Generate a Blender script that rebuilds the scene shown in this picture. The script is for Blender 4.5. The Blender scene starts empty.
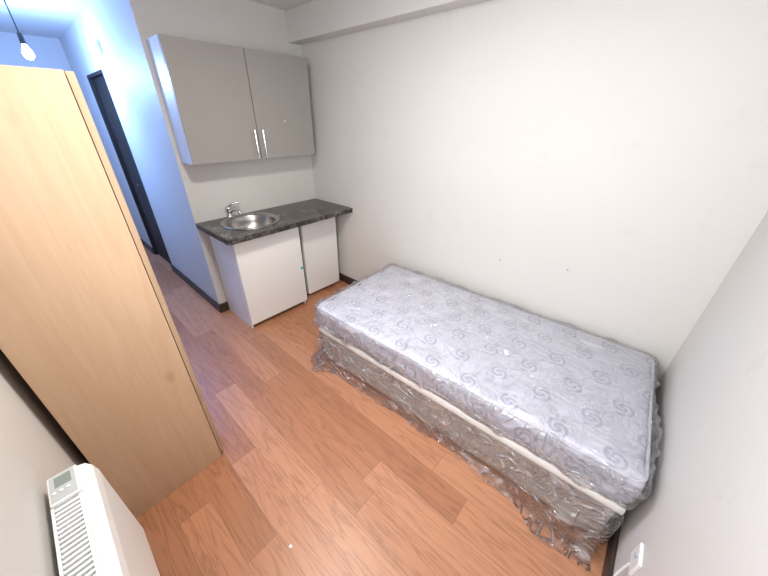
import bpy, bmesh, math, random
from mathutils import Vector, Matrix, noise
random.seed(3)
S=bpy.context.scene
COL=S.collection
# ------------------------------------------------------------ node helpers
class M:
    def __init__(s,name):
        s.m=bpy.data.materials.new(name); s.m.use_nodes=True
        s.t=s.m.node_tree; s.t.nodes.clear()
        s.out=s.n('ShaderNodeOutputMaterial')
    def n(s,typ,ins=None,**kw):
        nd=s.t.nodes.new(typ)
        for k,v in kw.items(): setattr(nd,k,v)
        for k,v in (ins or {}).items(): s.set(nd.inputs[k],v)
        return nd
    def set(s,sock,v):
        if hasattr(v,'is_output') or isinstance(v,bpy.types.NodeSocket): s.t.links.new(v,sock)
        else:
            if isinstance(v,(tuple,list)) and len(v)==3 and sock.type=='RGBA': v=(*v,1)
            sock.default_value=v
    def math(s,op,a,b=0.0,c=0.0):
        nd=s.n('ShaderNodeMath',operation=op)
        s.set(nd.inputs[0],a); s.set(nd.inputs[1],b); s.set(nd.inputs[2],c); return nd.outputs[0]
    def mix(s,f,a,b):
        nd=s.n('ShaderNodeMix',data_type='RGBA'); s.set(nd.inputs[0],f); s.set(nd.inputs[6],a); s.set(nd.inputs[7],b); return nd.outputs[2]
    def ramp(s,f,stops):
        nd=s.n('ShaderNodeValToRGB'); s.set(nd.inputs[0],f)
        e=nd.color_ramp.elements
        while len(e)<len(stops): e.new(.5)
        for el,(p,c) in zip(e,stops): el.position=p; el.color=(*c,1) if len(c)==3 else c
        return nd.outputs[0]
    def obj(s): return s.n('ShaderNodeTexCoord').outputs['Object']
    def mapping(s,v,scale=(1,1,1),loc=(0,0,0),rot=(0,0,0)):
        return s.n('ShaderNodeMapping',{'Vector':v,'Scale':scale,'Location':loc,'Rotation':rot}).outputs[0]
    def noise(s,v,scale=5,detail=3,rough=.5,dist=0):
        return s.n('ShaderNodeTexNoise',{'Vector':v,'Scale':scale,'Detail':detail,'Roughness':rough,'Distortion':dist}).outputs[0]
    def bump(s,h,strength=.2,dist=.01):
        return s.n('ShaderNodeBump',{'Height':h,'Strength':strength,'Distance':dist}).outputs[0]
    def pbr(s,**k):
        b=s.n('ShaderNodeBsdfPrincipled')
        for kk,v in k.items(): s.set(b.inputs[kk.replace('_',' ')],v)
        s.t.links.new(b.outputs[0],s.out.inputs[0]); return b
def simple(name,col,rough=.5,metal=0.0,var=.05,scale=6,bump=0.0,bscale=80,**kw):
    m=M(name); o=m.obj()
    nz=m.noise(o,scale,3)
    c=m.mix(nz,tuple(x*(1-var) for x in col),tuple(min(1,x*(1+var)) for x in col))
    a=dict(Base_Color=c,Roughness=rough,Metallic=metal); a.update(kw)
    if bump: a['Normal']=m.bump(m.noise(o,bscale,4),bump,.003)
    m.pbr(**a); return m.m
# ------------------------------------------------------------ materials
def wall_mat(name,col):
    m=M(name); o=m.obj()
    n1=m.noise(o,1.3,4,.6); n2=m.noise(o,9,4,.6)
    c=m.mix(n1,tuple(x*.93 for x in col),col)
    spot=m.ramp(m.noise(o,5.5,5,.7),[(0.0,(1,1,1)),(.60,(1,1,1)),(.76,(.93,.92,.90))])
    mm=m.n('ShaderNodeMix',data_type='RGBA',blend_type='MULTIPLY'); m.set(mm.inputs[0],1.0);m.set(mm.inputs[6],c);m.set(mm.inputs[7],spot)
    b=m.bump(m.math('ADD',m.noise(o,170,3),m.math('MULTIPLY',n2,2.0)),.12,.004)
    m.pbr(Base_Color=mm.outputs[2],Roughness=.55,Normal=b); return m.m
W_WALL=wall_mat('wall_paint',(.66,.645,.618))
W_CEIL=wall_mat('ceiling_paint',(.70,.69,.68))
def floor_mat():
    m=M('laminate_floor'); o=m.obj()
    sp=m.n('ShaderNodeSeparateXYZ',{'Vector':o}); x,y=sp.outputs[0],sp.outputs[1]
    ry=m.math('DIVIDE',y,.145); row=m.math('FLOOR',ry); fy=m.math('FRACT',ry)
    wn=m.n('ShaderNodeTexWhiteNoise',{'W':row},noise_dimensions='1D').outputs[0]
    rx=m.math('ADD',m.math('DIVIDE',x,1.0),m.math('MULTIPLY',wn,7.3)); col=m.math('FLOOR',rx); fx=m.math('FRACT',rx)
    cv=m.n('ShaderNodeCombineXYZ',{'X':col,'Y':row}).outputs[0]
    rnd=m.n('ShaderNodeTexWhiteNoise',{'Vector':cv},noise_dimensions='2D').outputs[0]
    gv=m.n('ShaderNodeCombineXYZ',{'X':m.math('ADD',m.math('MULTIPLY',x,1.5),m.math('MULTIPLY',rnd,37.)),'Y':m.math('ADD',m.math('MULTIPLY',y,16.),m.math('MULTIPLY',rnd,11.)),'Z':0.0}).outputs[0]
    g=m.noise(gv,1.1,4,.55,.8)
    gf=m.noise(m.mapping(gv,(2.2,6,1)),2.5,5,.7)
    rings=m.math('PINGPONG',m.math('MULTIPLY',g,6.0),.5)
    base=m.ramp(rnd,[(0,(.365,.158,.080)),(.35,(.425,.190,.098)),(.7,(.475,.218,.116)),(1,(.525,.255,.142))])
    k=m.math('ADD',m.math('MULTIPLY',rings,.8),m.math('MULTIPLY',gf,.65))
    sh=m.ramp(k,[(.25,(.62,.57,.53)),(.48,(.95,.94,.93)),(.8,(1.12,1.12,1.12))])
    mm=m.n('ShaderNodeMix',data_type='RGBA',blend_type='MULTIPLY'); m.set(mm.inputs[0],.75);m.set(mm.inputs[6],base);m.set(mm.inputs[7],sh)
    ey=m.math('MINIMUM',fy,m.math('SUBTRACT',1.0,fy)); ex=m.math('MINIMUM',fx,m.math('SUBTRACT',1.0,fx))
    sy=m.math('LESS_THAN',ey,.010); sx=m.math('LESS_THAN',ex,.0015)
    seam=m.math('MAXIMUM',sy,sx)
    c=m.mix(m.math('MULTIPLY',seam,.40),mm.outputs[2],(.17,.07,.04))
    bh=m.math('SUBTRACT',m.math('MULTIPLY',gf,.25),seam)
    r=m.math('ADD',.30,m.math('MULTIPLY',gf,.18))
    m.pbr(Base_Color=c,Roughness=r,Normal=m.bump(bh,.12,.002)); return m.m
W_FLOOR=floor_mat()
def birch(name,axis='z',tint=1.0):
    m=M(name); o=m.obj()
    v=m.mapping(o,(7,7,.55))
    g=m.noise(v,1.6,5,.6,.8); f=m.noise(m.mapping(o,(60,60,2.5)),2.2,4,.6)
    rings=m.math('PINGPONG',m.math('MULTIPLY',g,4.),.5)
    k=m.math('ADD',m.math('MULTIPLY',rings,.7),m.math('MULTIPLY',f,.6))
    A=(.53*tint,.35*tint,.22*tint);B=(.58*tint,.395*tint,.255*tint);Cc=(.62*tint,.435*tint,.29*tint)
    c=m.ramp(k,[(.1,A),(.5,B),(.9,Cc)])
    vor=m.n('ShaderNodeTexVoronoi',{'Vector':m.mapping(o,(3.2,3.2,1.7)),'Scale':1.0}).outputs[0]
    kn=m.ramp(vor,[(0,(1,1,1)),(.04,(.6,.6,.6)),(.08,(0,0,0))])
    c=m.mix(m.math('MULTIPLY',kn,.5),c,(.36,.19,.10))
    m.pbr(Base_Color=c,Roughness=.45,Normal=m.bump(f,.04,.001)); return m.m
BIRCH=birch('birch_laminate'); BIRCH_D=birch('birch_edge','z',.80)
DARKTRIM=simple('dark_skirting',(.045,.03,.025),.45)
DARKDOOR=simple('dark_door_wood',(.014,.009,.007),.6,scale=2,var=.3)
WHITE=simple('white_melamine',(.82,.81,.80),.35,var=.015)
TAUPE=simple('taupe_door_laminate',(.305,.287,.268),.38,var=.02,bump=.02)
CARC=simple('cabinet_carcass',(.66,.65,.64),.4,var=.02)
STEEL=simple('brushed_steel',(.42,.40,.385),.30,1.0,var=.08,bump=.05,bscale=40)
CHROME=simple('chrome',(.62,.62,.64),.14,1.0,var=.02)
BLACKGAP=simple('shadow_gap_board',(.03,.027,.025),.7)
TEAL=simple('teal_tape',(.02,.38,.40),.5)
PLASTICW=simple('white_plastic',(.82,.83,.83),.32,var=.01)
GREYP=simple('grey_plastic',(.45,.48,.50),.45,var=.02)
LCD=simple('lcd_display',(.22,.27,.24),.2,var=.05)
BLACK=simple('black_plastic',(.02,.02,.02),.4)
def counter_mat():
    m=M('dark_stone_laminate'); o=m.obj()
    a=m.noise(o,8,6,.75,1.0); b=m.noise(o,70,4,.7)
    c=m.ramp(m.math('ADD',m.math('MULTIPLY',a,.55),m.math('MULTIPLY',b,.45)),[(.42,(.012,.010,.009)),(.50,(.035,.028,.024)),(.56,(.10,.085,.073)),(.64,(.30,.265,.235))])
    m.pbr(Base_Color=c,Roughness=m.math('ADD',.10,m.math('MULTIPLY',b,.15))); return m.m
COUNTER=counter_mat()
def fabric():
    m=M('mattress_damask'); o=m.obj()
    sp=m.n('ShaderNodeSeparateXYZ',{'Vector':o}); x,y,z=sp.outputs[:3]
    y=m.math('ADD',y,m.math('SUBTRACT',z,.5))
    T=.155
    iy=m.math('FLOOR',m.math('DIVIDE',y,T))
    off=m.math('MULTIPLY',m.math('MODULO',m.math('ABSOLUTE',iy),2.0),.5)
    fx=m.math('SUBTRACT',m.math('FRACT',m.math('ADD',m.math('DIVIDE',x,T*1.35),off)),.5)
    fy=m.math('SUBTRACT',m.math('FRACT',m.math('DIVIDE',y,T)),.5)
    fxs=m.math('MULTIPLY',fx,1.35)
    r=m.math('SQRT',m.math('ADD',m.math('POWER',m.math('ABSOLUTE',fxs),2.0),m.math('POWER',m.math('ABSOLUTE',fy),2.0)))
    ang=m.math('ARCTAN2',fy,fxs)
    sw=m.math('SINE',m.math('ADD',m.math('MULTIPLY',r,34.),m.math('MULTIPLY',ang,2.0)))
    pet=m.math('ADD',.33,m.math('MULTIPLY',m.math('SINE',m.math('MULTIPLY',ang,6.0)),.05))
    ins=m.math('LESS_THAN',r,pet)
    p=m.math('MULTIPLY',m.math('GREATER_THAN',sw,.1),ins)
    vines=m.math('LESS_THAN',m.math('ABSOLUTE',m.math('SUBTRACT',m.noise(o,13,2,.5,1.5),.5)),.016)
    p2=m.math('MAXIMUM',p,m.math('MULTIPLY',m.math('MULTIPLY',vines,.5),m.math('SUBTRACT',1.0,ins)))
    c=m.mix(m.math('MULTIPLY',p2,.75),(.69,.70,.785),(.42,.43,.54))
    m.pbr(Base_Color=c,Roughness=.55,Normal=m.bump(m.math('MULTIPLY',p2,-1.0),.3,.004)); return m.m
DAMASK=fabric()
DIVAN=simple('divan_fabric',(.60,.56,.53),.7,var=.04,bump=.1)
def film(name,base,wr,veil,tint=(.95,.95,.98),fk=1.6,top=False):
    m=M(name); o=m.obj()
    a=m.noise(m.mapping(o,(1.6,5,4),rot=(0,0,.5)),2.0,2,.5,1.4); b=m.noise(m.mapping(o,(5,2,3),rot=(.3,.4,0)),2.0,2,.5,1.8)
    def ridge(v,k): return m.math('MAXIMUM',m.math('SUBTRACT',1.0,m.math('MULTIPLY',m.math('ABSOLUTE',m.math('SUBTRACT',v,.5)),k)),0.0)
    if top:   # film lies taut and nearly smooth on the upper face of the mattress
        z=m.n('ShaderNodeSeparateXYZ',{'Vector':o}).outputs[2]
        tf=m.n('ShaderNodeMapRange',{'Value':z,'From Min':.49,'From Max':.522,'To Min':1.0,'To Max':.30}).outputs[0]
    else: tf=1.0
    r1=ridge(a,16.); r2=ridge(b,20.)
    h=m.math('MULTIPLY',m.math('ADD',m.math('MAXIMUM',r1,r2),m.math('MULTIPLY',m.noise(o,6,2),2.2)),tf)
    nb=m.bump(h,wr,.018)
    d=m.n('ShaderNodeBsdfTranslucent',{'Color':tint,'Normal':nb})
    d2=m.n('ShaderNodeBsdfDiffuse',{'Color':tint,'Normal':nb})
    dd=m.n('ShaderNodeMixShader',{0:.6}); m.set(dd.inputs[1],d.outputs[0]); m.set(dd.inputs[2],d2.outputs[0])
    g=m.n('ShaderNodeBsdfGlossy',{'Color':(1,1,1),'Roughness':.10,'Normal':nb})
    t=m.n('ShaderNodeBsdfTransparent',{'Color':(.99,.99,.995)})
    hh=m.math('POWER',m.math('MINIMUM',m.math('MAXIMUM',r1,r2),1.0),2.0)
    dv=m.math('ADD',veil,m.math('MULTIPLY',m.math('MULTIPLY',hh,base),tf))  # creases whitened with extra diffuse veil as painted highlight streaks
    m1=m.n('ShaderNodeMixShader'); m.set(m1.inputs[0],dv); m.set(m1.inputs[1],t.outputs[0]); m.set(m1.inputs[2],dd.outputs[0])
    fr=m.n('ShaderNodeFresnel',{'IOR':1.5,'Normal':nb}).outputs[0]
    m2=m.n('ShaderNodeMixShader'); m.set(m2.inputs[0],m.math('MINIMUM',m.math('MULTIPLY',fr,fk),.7)); m.set(m2.inputs[1],m1.outputs[0]); m.set(m2.inputs[2],g.outputs[0])
    m.t.links.new(m2.outputs[0],m.out.inputs[0]); return m.m
FILM=film('polythene_film',.38,.8,.04,fk=1.3,top=True); FILM2=film('polythene_skirt',.50,1.0,.06,fk=1.8)
def emis(name,col,st):
    m=M(name); e=m.n('ShaderNodeEmission',{'Color':col,'Strength':st}); m.t.links.new(e.outputs[0],m.out.inputs[0]); return m.m
# ------------------------------------------------------------ mesh helpers
def mk(name,bm,mat,parent=None,smooth=False,loc=None):
    bmesh.ops.recalc_face_normals(bm,faces=bm.faces)
    me=bpy.data.meshes.new(name); bm.to_mesh(me); bm.free()
    for mm in (mat if isinstance(mat,list) else [mat]): me.materials.append(mm)
    ob=bpy.data.objects.new(name,me); COL.objects.link(ob)
    if smooth:
        for p in me.polygons: p.use_smooth=True
    if parent: ob.parent=parent
    if loc: ob.location=loc
    return ob
def addbox(bm,a,b,bev=0,mi=0,seg=2):
    a=Vector(a);b=Vector(b)
    r=bmesh.ops.create_cube(bm,size=1,matrix=Matrix.Translation((a+b)/2)@Matrix.Diagonal((*(b-a),1)))
    vs=r['verts']; fs=set(f for v in vs for f in v.link_faces)
    for f in fs:f.material_index=mi
    if bev:
        es=list(set(e for v in vs for e in v.link_edges))
        bmesh.ops.bevel(bm,geom=es,offset=bev,segments=seg,profile=.5,affect='EDGES')
def box(name,a,b,mat,parent=None,bev=0):
    bm=bmesh.new(); addbox(bm,a,b,bev); return mk(name,bm,mat,parent)
def boxes(name,lst,mat,parent=None,bev=0):
    bm=bmesh.new()
    for a,b in lst: addbox(bm,a,b,bev)
    return mk(name,bm,mat,parent)
def addcyl(bm,p,q,r,r2=None,seg=24,caps=True):
    p=Vector(p);q=Vector(q);d=q-p
    rot=d.to_track_quat('Z','Y').to_matrix().to_4x4()
    bmesh.ops.create_cone(bm,cap_ends=caps,segments=seg,radius1=r,radius2=r if r2 is None else r2,depth=d.length,matrix=Matrix.Translation((p+q)/2)@rot)
def cyl(name,p,q,r,mat,parent=None,r2=None,seg=24):
    bm=bmesh.new(); addcyl(bm,p,q,r,r2,seg); o=mk(name,bm,mat,parent); 
    for f in o.data.polygons: f.use_smooth=len(f.vertices)==4
    return o
def empty(name,loc=(0,0,0)):
    e=bpy.data.objects.new(name,None); COL.objects.link(e); e.location=loc; e.empty_display_size=.1; return e
def lathe(name,prof,c,mat,parent=None,seg=64):
    bm=bmesh.new(); rings=[]
    for r,z in prof: rings.append([bm.verts.new((c[0]+r*math.cos(2*math.pi*i/seg),c[1]+r*math.sin(2*math.pi*i/seg),c[2]+z)) for i in range(seg)])
    for A,B in zip(rings,rings[1:]):
        for i in range(seg): bm.faces.new((A[i],A[(i+1)%seg],B[(i+1)%seg],B[i]))
    return mk(name,bm,mat,parent,True)
def tube(name,pts,r,mat,parent=None,seg=10):
    cu=bpy.data.curves.new(name,'CURVE'); cu.dimensions='3D'; cu.bevel_depth=r; cu.bevel_resolution=4; cu.use_fill_caps=True
    sp=cu.splines.new('BEZIER'); sp.bezier_points.add(len(pts)-1)
    for b,p in zip(sp.bezier_points,pts): b.co=p; b.handle_left_type=b.handle_right_type='AUTO'
    o=bpy.data.objects.new(name,cu); COL.objects.link(o)
    dg=bpy.context.evaluated_depsgraph_get(); me=bpy.data.meshes.new_from_object(o.evaluated_get(dg))
    bpy.data.objects.remove(o); ob=bpy.data.objects.new(name,me); COL.objects.link(ob)
    me.materials.clear(); me.materials.append(mat)
    for p in me.polygons:p.use_smooth=True
    if parent: ob.parent=parent
    return ob
def softbox(name,lx,ly,z0,z1,r,nx,ny,nz,mat,parent,disp=None):
    """welded surface grid of a rounded box centred on local xy, with a displacement function"""
    bm=bmesh.new(); cache={}
    def V(i,j,k):
        key=(i,j,k)
        if key in cache: return cache[key]
        p=Vector((-lx/2+lx*i/nx,-ly/2+ly*j/ny,z0+(z1-z0)*k/nz))
        c=Vector((max(-lx/2+r,min(lx/2-r,p.x)),max(-ly/2+r,min(ly/2-r,p.y)),max(z0+r,min(z1-r,p.z))))
        d=p-c
        n=d.normalized() if d.length>1e-9 else Vector((0,0,0))
        q=c+n*r if d.length>1e-9 else p
        if disp: q=disp(q,n)
        cache[key]=bm.verts.new(q); return cache[key]
    def quad(a,b,c,d): bm.faces.new((V(*a),V(*b),V(*c),V(*d)))
    for i in range(nx):
        for j in range(ny):
            for k in (0,nz): quad((i,j,k),(i+1,j,k),(i+1,j+1,k),(i,j+1,k))
    for i in range(nx):
        for k in range(nz):
            for j in (0,ny): quad((i,j,k),(i+1,j,k),(i+1,j,k+1),(i,j,k+1))
    for j in range(ny):
        for k in range(nz):
            for i in (0,nx): quad((i,j,k),(i,j+1,k),(i,j+1,k+1),(i,j,k+1))
    return mk(name,bm,mat,parent,True)
# ------------------------------------------------------------ room shell
XW=3.18; YL=-2.35; H=2.47; XH=-2.9; YH=-1.26
box('floor',(XH-.1,YL-.1,-.1),(XW+.1,.1,0),W_FLOOR)
box('ceiling',(XH-.1,YL-.1,H),(XW+.1,.1,H+.1),W_CEIL)
box('wall_back',(-.1,0,0),(XW+.1,.1,H),W_WALL)
box('wall_right',(XW,YL,0),(XW+.1,0,H),W_WALL)
box('wall_kitchen',(-.1,YH,0),(0,0,H),W_WALL)
DX0,DX1,DH=-2.13,-1.36,2.07
boxes('wall_hall',[((XH,YH,0),(DX0,YH+.1,H)),((DX1,YH,0),(-.1,YH+.1,H)),((DX0,YH,DH),(DX1,YH+.1,H))],W_WALL)
box('wall_hall_end',(XH-.1,YL,0),(XH,YH+.1,H),W_WALL)
wx0,wx1,wz0,wz1=2.05,3.0,1.25,2.2
boxes('wall_left',[((XH,YL-.1,0),(wx0,YL,H)),((wx1,YL-.1,0),(XW+.1,YL,H)),((wx0,YL-.1,0),(wx1,YL,wz0)),((wx0,YL-.1,wz1),(wx1,YL,H))],W_WALL)
box('trim_beam',(0,-.127,2.256),(XW,0,H),W_WALL,bev=.003)
# skirting
box('baseboard_back',(0,-.018,0),(XW,0,.09),DARKTRIM,bev=.003)
boxes('baseboard_hall',[((DX1,YH-.016,0),(0.016,YH,.09)),((XH,YH-.016,0),(DX0,YH,.09))],DARKTRIM,bev=.003)
box('baseboard_kitchen',(0,YH,0),(.016,-.02,.09),DARKTRIM)
box('baseboard_left',(XH,YL,0),(XW,YL+.016,.09),DARKTRIM,bev=.003)
box('baseboard_right',(XW-.016,YL+.016,0),(XW,-.02,.09),DARKTRIM,bev=.003)
# hall doorway
d=empty('door_1')
box('door_leaf',(DX0+.03,YH+.03,.005),(DX1-.03,YH+.07,DH-.03),DARKDOOR,d,.002)
boxes('door_frame',[((DX0,YH-.004,0),(DX0+.03,YH+.1,DH)),((DX1-.03,YH-.004,0),(DX1,YH+.1,DH)),((DX0+.03,YH-.004,DH-.03),(DX1-.03,YH+.1,DH))],DARKDOOR,d,.002)
boxes('door_panels',[((DX0+.13,YH+.022,.2),(DX1-.13,YH+.03,.9)),((DX0+.13,YH+.022,1.1),(DX1-.13,YH+.03,1.9))],DARKDOOR,d,.004)
tube('door_handle',[(DX1-.09,YH+.03,1.02),(DX1-.09,YH-.01,1.02),(DX1-.2,YH-.01,1.02)],.008,BLACK,d)
# window in left wall (above heater, beside the camera)
w=empty('window_1')
boxes('window_frame',[((wx0,YL-.08,wz0),(wx0+.05,YL-.02,wz1)),((wx1-.05,YL-.08,wz0),(wx1,YL-.02,wz1)),((wx0+.05,YL-.08,wz0),(wx1-.05,YL-.02,wz0+.05)),((wx0+.05,YL-.08,wz1-.05),(wx1-.05,YL-.02,wz1))],PLASTICW,w,.006)
mg=M('window_glass'); t=mg.n('ShaderNodeBsdfTransparent'); g=mg.n('ShaderNodeBsdfGlossy',{'Roughness':.02}); mx=mg.n('ShaderNodeMixShader',{0:.06}); mg.set(mx.inputs[1],t.outputs[0]);mg.set(mx.inputs[2],g.outputs[0]);mg.t.links.new(mx.outputs[0],mg.out.inputs[0])
box('window_pane',(wx0+.05,YL-.053,wz0+.05),(wx1-.05,YL-.047,wz1-.05),mg.m,w)
# ------------------------------------------------------------ countertop + sink
kb=empty('kitchen_base_cabinet')
CX0,CX1,CY0,CY1,CZ=.0,.605,-1.26,0.0,.90
sc=(.28,-.905); sr=.220
bm=bmesh.new()
angs=[2*math.pi*i/72 for i in range(72)]
for cx_,cy_ in ((CX0,CY0),(CX1,CY0),(CX1,CY1),(CX0,CY1)): angs.append(math.atan2(cy_-sc[1],cx_-sc[0])%(2*math.pi))
angs=sorted(set(angs))
def rect(a):
    dx,dy=math.cos(a),math.sin(a); ts=[]
    if dx>1e-9: ts.append((CX1-sc[0])/dx)
    if dx<-1e-9: ts.append((CX0-sc[0])/dx)
    if dy>1e-9: ts.append((CY1-sc[1])/dy)
    if dy<-1e-9: ts.append((CY0-sc[1])/dy)
    t=min(ts); return (sc[0]+dx*t,sc[1]+dy*t)
lay=[]
for z in (CZ,CZ-.04):
    lay.append(([bm.verts.new((*rect(a),z)) for a in angs],[bm.verts.new((sc[0]+sr*math.cos(a),sc[1]+sr*math.sin(a),z)) for a in angs]))
N=len(angs)
for i in range(N):
    j=(i+1)%N
    for O,I in lay: bm.faces.new((O[i],O[j],I[j],I[i]))
    bm.faces.new((lay[0][0][i],lay[0][0][j],lay[1][0][j],lay[1][0][i]))
    bm.faces.new((lay[0][1][i],lay[0][1][j],lay[1][1][j],lay[1][1][i]))
mk('countertop',bm,COUNTER,kb)
box('countertop_end_trim',(.57,-.012,CZ-.04),(.606,-.001,CZ+.001),STEEL,kb)
sk=empty('round_sink')
lathe('sink_bowl',[(.240,.0005),(.242,.005),(.236,.009),(.222,.008),(.208,.004),(.200,-.008),(.196,-.06),(.180,-.125),(.135,-.150),(.035,-.158),(.033,-.163),(.001,-.163)],(*sc,CZ),STEEL,sk)
lathe('sink_drain',[(.03,-.159),(.026,-.156),(.018,-.159),(.001,-.159)],(*sc,CZ),CHROME,sk,32)
tp=empty('mixer_tap')
tx,ty=.030,-.975
lathe('tap_body',[(.026,0),(.026,.008),(.022,.014),(.021,.065),(.024,.075),(.022,.09),(.012,.098),(.0005,.098)],(tx,ty,CZ),CHROME,tp,32)
tube('tap_spout',[(tx+.01,ty+.005,CZ+.045),(tx+.06,ty+.03,CZ+.07),(tx+.11,ty+.045,CZ+.065),(tx+.118,ty+.048,CZ+.048)],.012,CHROME,tp)
tube('tap_lever',[(tx,ty,CZ+.095),(tx+.02,ty+.035,CZ+.115),(tx+.04,ty+.09,CZ+.125)],.008,CHROME,tp)
# sink cabinet carcass
boxes('carcass',[((.02,-1.187,0),(.475,-1.17,.855)),((.02,-.607,0),(.475,-.59,.855)),((.02,-1.17,.06),(.475,-.607,.078)),((.44,-1.17,.80),(.475,-.607,.855))],WHITE,kb)
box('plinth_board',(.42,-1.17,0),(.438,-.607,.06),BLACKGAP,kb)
box('cabinet_door',(.480,-1.187,.045),(.499,-.585,.825),WHITE,kb,.002)
box('gap_shade_board',(.02,-.59,0),(.35,-.575,.855),BLACKGAP,kb)  # black board set in the fridge gap, its colour standing in for shade
# small fridge
fr=empty('undercounter_fridge')
box('fridge_body',(.03,-.505,.02),(.36,-.085,.82),CARC,fr,.004)
box('fridge_door',(.368,-.500,.035),(.42,-.072,.825),WHITE,fr,.010)
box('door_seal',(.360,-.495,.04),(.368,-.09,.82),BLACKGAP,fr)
boxes('fridge_feet',[((.33,-.50,0),(.36,-.47,.02)),((.33,-.13,0),(.36,-.10,.02)),((.06,-.50,0),(.09,-.47,.02)),((.06,-.13,0),(.09,-.10,.02))],BLACK,fr)
boxes('side_end_panel',[((.02,-.035,0),(.10,-.02,.855))],CARC,kb)
bm=bmesh.new(); addbox(bm,(.4995,-.615,.405),(.502,-.580,.425)); addbox(bm,(.42,-.580,.408),(.5015,-.578,.422)); mk('tape_strip',bm,TEAL,kb)
# ------------------------------------------------------------ wall cabinet
wc=empty('kitchen_wall_cabinet')
ux=.235; uy0,uy1,uz0,uz1=-1.234,-.14,1.381,2.127
boxes('carcass',[((.001,uy0,uz0),(ux,uy0+.018,uz1)),((.001,uy1-.018,uz0),(ux,uy1,uz1)),((.001,uy0+.018,uz0),(ux,uy1-.018,uz0+.018)),((.001,uy0+.018,uz1-.018),(ux,uy1-.018,uz1)),((.001,uy0+.018,uz0+.018),(.008,uy1-.018,uz1-.018))],CARC,wc)
ym=-.695
box('left_door',(ux+.002,uy0+.002,uz0+.003),(ux+.02,ym-.003,uz1-.002),TAUPE,wc,.0015)
box('right_door',(ux+.002,ym+.003,uz0+.003),(ux+.02,uy1-.002,uz1-.002),TAUPE,wc,.0015)
def barh(nm,y,za,zb,par):
    bm=bmesh.new(); x=ux+.05
    addcyl(bm,(x,y,za),(x,y,zb),.0065,seg=16)
    for z in (za+.03,zb-.03): addcyl(bm,(ux+.02,y,z),(x,y,z),.004,seg=12)
    mk(nm,bm,CHROME,par,False)
barh('handle_left',ym-.035,1.39,1.60,wc); barh('handle_right',ym+.035,1.39,1.60,wc)
cyl('door_lock',(ux+.019,-.43,1.66),(ux+.023,-.43,1.66),.006,PLASTICW,wc)
# ------------------------------------------------------------ wardrobe
wd=empty('wardrobe')
X1=1.466;X0=.47;YF=-1.874;YB=-2.315;HT=1.80
box('side_panel_right',(X1-.018,YB,0),(X1,YF-.022,HT),BIRCH,wd,.0008)
box('side_panel_left',(X0,YB,0),(X0+.018,YF-.022,HT),BIRCH,wd,.0008)
boxes('top_and_shelves',[((X0+.018,YB,HT-.018),(X1-.018,YF-.022,HT)),((X0+.018,YB,.06),(X1-.018,YF-.03,.078)),((X0+.018,YB,.42),(X1-.018,YF-.03,.438)),((X0+.018,YF-.06,0),(X1-.018,YF-.042,.06))],BIRCH,wd)
box('back_panel',(X0+.018,YB,.06),(X1-.018,YB+.004,HT-.018),BIRCH,wd)
xm=(X0+X1)/2
boxes('doors',[((X0,YF-.019,.435),(xm-.002,YF,HT-.002)),((xm+.002,YF-.019,.435),(X1-.001,YF,HT-.002))],BIRCH_D,wd,.001)
boxes('drawer_fronts',[((X0,YF-.019,.235),(X1-.001,YF,.43)),((X0,YF-.019,.035),(X1-.001,YF,.23))],BIRCH_D,wd,.001)
for i,(a,b) in enumerate((((xm-.05,YF+.025,.95),(xm-.05,YF+.025,1.1)),((xm+.05,YF+.025,.95),(xm+.05,YF+.025,1.1)),((xm-.07,YF+.025,.33),(xm+.07,YF+.025,.33)),((xm-.07,YF+.025,.13),(xm+.07,YF+.025,.13)))):
    a=Vector(a);b=Vector(b); off=Vector((0,-.026,0))
    tube('handle_%d'%(i+1),[a+off,a,b,b+off],.005,STEEL,wd)
# ------------------------------------------------------------ heater
ht=empty('panel_heater')
hx0,hx1,hyb,hyf,hz0,hz1=1.82,2.62,-2.335,-2.25,.36,.805
bm=bmesh.new()
prof=[(hyb,hz0),(hyf+.0,hz0),(hyf+.006,hz0+.02),(hyf+.008,hz1-.06),(hyf+.004,hz1-.025),(hyf-.006,hz1-.006),(hyf-.02,hz1),(hyb,hz1)]
A=[bm.verts.new((hx0,y,z)) for y,z in prof];B=[bm.verts.new((hx1,y,z)) for y,z in prof]
for i in range(len(prof)):
    j=(i+1)%len(prof); bm.faces.new((A[i],A[j],B[j],B[i]))
fa=bm.faces.new(A);fb=bm.faces.new(B[::-1])
bmesh.ops.bevel(bm,geom=list(set(list(fa.edges)+list(fb.edges))),offset=.006,segments=3,profile=.5,affect='EDGES')
mk('heater_body',bm,PLASTICW,ht)
box('grille_tray',(hx0+.115,hyb+.006,hz1+.0),(hx1-.02,hyf-.024,hz1+.002),GREYP,ht)
sl=[]
x=hx0+.12
while x<hx1-.03:
    sl.append(((x,hyb+.010,hz1+.002),(x+.006,hyf-.028,hz1+.009))); x+=.0135
boxes('grille_slats',sl,PLASTICW,ht)
boxes('grille_rim',[((hx0+.112,hyb+.003,hz1),(hx1-.016,hyb+.009,hz1+.010)),((hx0+.112,hyf-.028,hz1),(hx1-.016,hyf-.022,hz1+.010))],PLASTICW,ht,.001)
box('control_pod',(hx0+.008,hyb+.003,hz1+.0),(hx0+.108,hyf-.02,hz1+.014),PLASTICW,ht,.004)
box('control_face',(hx0+.014,hyb+.008,hz1+.0142),(hx0+.102,hyf-.026,hz1+.0155),GREYP,ht)
box('lcd_screen',(hx0+.022,hyb+.018,hz1+.0155),(hx0+.058,hyf-.034,hz1+.0165),LCD,ht)
bm=bmesh.new()
for i in range(3): addcyl(bm,(hx0+.075,hyb+.016+i*.014,hz1+.0155),(hx0+.075,hyb+.016+i*.014,hz1+.0185),.004,seg=16)
mk('control_buttons',bm,PLASTICW,ht)
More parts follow.
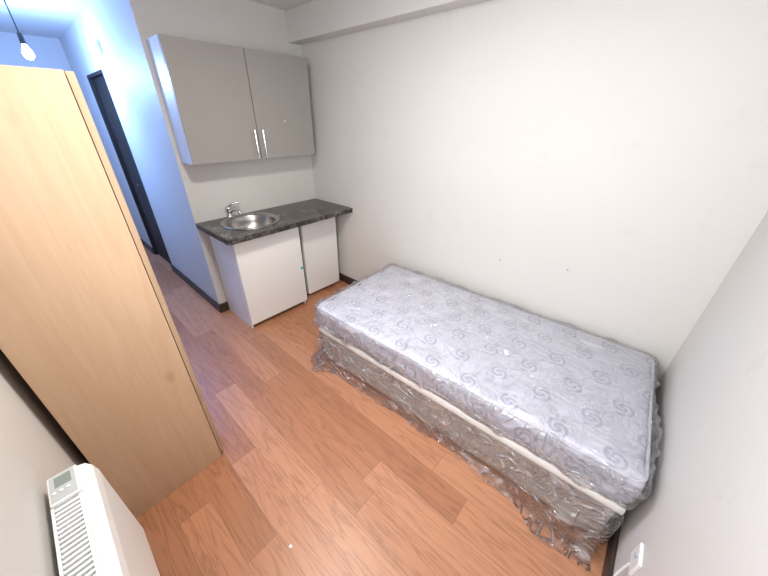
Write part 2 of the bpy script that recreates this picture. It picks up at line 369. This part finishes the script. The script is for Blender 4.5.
boxes('wall_brackets',[((hx0+.1,YL,hz0+.1),(hx0+.14,hyb,hz1-.05)),((hx1-.14,YL,hz0+.1),(hx1-.1,hyb,hz1-.05))],GREYP,ht)
# ------------------------------------------------------------ bed
bed=empty('divan_bed',(2.180,-.53,0)); bed.rotation_euler=(0,0,math.radians(2.0))
L,Wd=1.88,.90
def nz3(p,s,seed=0): return noise.noise(Vector((p.x*s+seed,p.y*s+seed*1.7,p.z*s-seed)))
def dbase(p,n): return p+n*(.004*nz3(p,5,1))
softbox('divan_base',L-.03,Wd-.03,.035,.300,.018,60,30,10,DIVAN,bed,dbase)
bm=bmesh.new()
for sx in (-1,1):
    for sy in (-1,1): addcyl(bm,(sx*(L/2-.1),sy*(Wd/2-.09),0),(sx*(L/2-.1),sy*(Wd/2-.09),.04),.022,seg=20)
mk('bed_feet',bm,BLACK,bed)
def dmat(p,n):
    q=p+n*(.006*nz3(p,4,2))
    if p.z>.45:
        tx_=(p.x/.31)-round(p.x/.31); ty_=(p.y/.30)-round(p.y/.30)
        dd=tx_*tx_*.31*.31+ty_*ty_*.09
        q.z+= -.020*math.exp(-dd/.0018)+.006*nz3(p,3,4)
        q.z-=.010*max(0,abs(p.y)/(Wd/2)-.75)
    return q
softbox('mattress',L+.01,Wd+.02,.345,.518,.042,150,76,14,DAMASK,bed,dmat)
def loop(z,ex_):
    pts=[]
    lx,ly=L/2+ex_,Wd/2+ex_; rc=.05
    for cx_,cy_,a0 in ((lx-rc,ly-rc,0),(-lx+rc,ly-rc,90),(-lx+rc,-ly+rc,180),(lx-rc,-ly+rc,270)):
        for k in range(7):
            a=math.radians(a0+15*k); pts.append((cx_+rc*math.cos(a),cy_+rc*math.sin(a),z))
    return pts
PIPE=simple('mattress_piping',(.68,.69,.77),.5)
for nm,z,e in (('piping_top',.500,-.002),('piping_bottom',.363,-.002)):
    pts=loop(z,e); pts.append(pts[0]); tube(nm,pts,.006,PIPE,bed)
BAND=simple('divan_border_white',(.90,.89,.87),.6)
softbox('divan_top_border',L+.0,Wd+.0,.276,.328,.012,60,30,4,BAND,bed)
def ridged(v): return 1-min(1,abs(noise.noise(v))*2.4)
def crumple(u,v,s):
    """sharp-creased sheet: ridged noise in two diagonal directions"""
    a=ridged(Vector((u*2.2+v*4+s,v*6-u*1.2,s))); b=ridged(Vector((u*2.6-v*5,v*3.5+u*1.8+s,s*2.3))); c=ridged(Vector((u*7+s,v*8,s)))
    return .55*a**3+.55*b**3+.22*c**3
def dfilm(p,n):
    k=crumple(p.x+p.z*.7,p.y+p.z,4.2)
    a=(.0015 if p.z>.520 else .022)*k
    q=p+n*(a+.002)
    if abs(p.x)/(L/2)>.97: q.x+=math.copysign(.004*k,p.x)
    if p.z<.37 and abs(p.y)>Wd/2-.03: q.y+=math.copysign(.010,p.y)*(.5+nz3(p,8,5))
    q.x=min(q.x,L/2+.036)
    return q
softbox('mattress_film',L+.022,Wd+.032,.338,.527,.042,220,110,24,FILM,bed,dfilm)
def skirt(name,ztop,flare,hem,seed):
    bm=bmesh.new(); segs=[]
    lx,ly=L/2-.004,Wd/2-.004; rc=.03
    def line(p,q,nm,n):
        for i in range(n): t=i/n; segs.append((Vector(p).lerp(Vector(q),t),Vector(nm)))
    def arc(c,a0,n=12):
        for i in range(n):
            a=math.radians(a0+90*i/n); segs.append((Vector((c[0]+rc*math.cos(a),c[1]+rc*math.sin(a))),Vector((math.cos(a),math.sin(a)))))
    line((-lx+rc,-ly),(lx-rc,-ly),(0,-1),340); arc((lx-rc,-ly+rc),-90)
    line((lx,-ly+rc),(lx,ly-rc),(1,0),110); arc((lx-rc,ly-rc),0)
    line((lx-rc,ly),(-lx+rc,ly),(0,1),110); arc((-lx+rc,ly-rc),90)
    line((-lx,ly-rc),(-lx,-ly+rc),(-1,0),140); arc((-lx+rc,-ly+rc),180)
    R=42; rows=[]
    for r in range(R+1):
        t=r/R; row=[]; s=0; prev=segs[0][0]
        for i,(p,nn) in enumerate(segs):
            s+=(p-prev).length; prev=p
            tt=min(1,t/.86)
            z=ztop*(1-tt)
            k=crumple(s*.8,z*1.0,seed); lo=noise.noise(Vector((s*1.3,seed,z*1.2)));l2=noise.noise(Vector((s*3.0,seed+9,tt)))
            c1=math.exp(-((p.x+lx)**2+(p.y+ly)**2)/.035); c2=math.exp(-((p.x-lx+.12)**2+(p.y+ly)**2)/.06)
            fl=.003+flare*tt*(.6+1.0*lo)+.034*k*(.45+.45*tt)+(.035*c1+.065*c2)*tt*(.6+.5*k)
            if t>.86:
                u=(t-.86)/.14; fl+=u*(hem*max(0,l2*1.4)+.05*c1+.07*c2); z=.003+.010*k*(1-.4*u)
            fl=max(fl,.001)
            if nn.y>.3: fl=min(fl,.010)
            if nn.x>.2: fl=min(fl,.022)
            q=Vector((p.x+nn.x*fl,p.y+nn.y*fl,max(z,.003)))
            q.x=min(q.x,lx+.022)
            row.append(bm.verts.new(q))
        rows.append(row)
    n=len(segs)
    for a,b in zip(rows,rows[1:]):
        for i in range(n): bm.faces.new((a[i],a[(i+1)%n],b[(i+1)%n],b[i]))
    return mk(name,bm,FILM2,bed,True)
skirt('divan_film',.290,.020,.030,1.3)
bm=bmesh.new(); addbox(bm,(-.010,-.022,0),(.010,.022,.002)); lb=mk('mattress_label',bm,PLASTICW,bed); lb.location=(.29,-.09,.5315); lb.rotation_euler=(0,0,.5)
# ------------------------------------------------------------ small things
b=empty('wall_socket')
box('socket_plate',(XW-.012,-1.16,.30),(XW,-1.075,.385),PLASTICW,b,.003)
box('socket_rocker',(XW-.018,-1.13,.36),(XW-.012,-1.115,.375),GREYP,b,.001)
tube('socket_cable',[(XW-.012,-1.12,.30),(XW-.02,-1.13,.2),(XW-.02,-1.2,.02)],.004,PLASTICW,b)
a=empty('door_chime')
box('chime_case',(-1.16,YH-.03,2.15),(-1.08,YH,2.25),PLASTICW,a,.005)
cyl('chime_button',(-1.12,YH-.034,2.2),(-1.12,YH-.03,2.2),.015,GREYP,a)
lm=empty('pendant_bulb')
LX,LY=-1.25,-1.72
lathe('ceiling_rose',[(.0005,0),(.045,0),(.045,-.012),(.02,-.03),(.0005,-.03)],(LX,LY,H),PLASTICW,lm,32)
cyl('cord',(LX,LY,2.24),(LX,LY,H-.02),.004,BLACK,lm)
cyl('lamp_holder',(LX,LY,2.18),(LX,LY,2.25),.019,BLACK,lm,.015)
lathe('bulb',[(.0005,-.10),(.018,-.096),(.031,-.08),(.034,-.062),(.030,-.04),(.018,-.015),(.014,0)],(LX,LY,2.18),emis('bulb_glow',(.85,.92,1.0),14),lm,32)
cl=empty('ceiling_lamp')
CLX,CLY=1.75,-1.45
lathe('lamp_base',[(.0005,0),(.16,0),(.16,-.02),(.15,-.022)],(CLX,CLY,H),PLASTICW,cl,48)
lathe('lamp_diffuser',[(.15,-.02),(.145,-.05),(.11,-.075),(.05,-.088),(.0005,-.09)],(CLX,CLY,H),emis('diffuser_glow',(1,.95,.88),5),cl,48)
nl=empty('wall_nails')
for i,(x,z) in enumerate(((2.13,.80),(2.55,.86))): 
    cyl('nail_%d'%(i+1) ,(x,-.005,z),(x,0,z),.0035,BLACK,nl,seg=10)
cyl('floor_debris',(2.11,-1.87,0),(2.11,-1.87,.005),.007,PLASTICW,None,seg=9)
# ------------------------------------------------------------ lights
def light(nm,typ,loc,en,col,rot=(0,0,0),**k):
    l=bpy.data.lights.new(nm,typ); l.energy=en; l.color=col
    for kk,v in k.items(): setattr(l,kk,v)
    o=bpy.data.objects.new(nm,l); COL.objects.link(o); o.location=loc; o.rotation_euler=rot; return o
light('ceiling_light','AREA',(CLX,CLY,H-.10),31,(1,.955,.90),shape='DISK',size=.3)
light('window_daylight','AREA',((wx0+wx1)/2,YL-.12,(wz0+wz1)/2),38,(.97,.985,1),rot=(math.radians(90),0,0),shape='RECTANGLE',size=.9,size_y=.9)
light('hall_bulb_light','POINT',(LX,LY,2.03),78,(.24,.44,1.0),shadow_soft_size=.06)
wo=bpy.data.worlds.new('World'); S.world=wo; wo.use_nodes=True
bg=wo.node_tree.nodes['Background']; bg.inputs[0].default_value=(.8,.9,1,1); bg.inputs[1].default_value=1.0
# ------------------------------------------------------------ camera
R=((0.74061,0.67192,0.00434),(0.3297,-0.35776,-0.87368),(-0.58549,0.64848,-0.48649))
r0=Vector(R[0]);r1=-Vector(R[1]);r2=-Vector(R[2])
mw=Matrix(((r0.x,r1.x,r2.x,2.803),(r0.y,r1.y,r2.y,-2.067),(r0.z,r1.z,r2.z,1.686),(0,0,0,1)))
cd=bpy.data.cameras.new('camera'); cam=bpy.data.objects.new('camera',cd); COL.objects.link(cam)
cam.matrix_world=mw; cd.sensor_width=36; cd.lens=300.943/768*36; cd.shift_x=.0091; cd.shift_y=-.00297; cd.clip_start=.02
S.camera=cam
S.view_settings.view_transform='Standard'
S.view_settings.look='None'
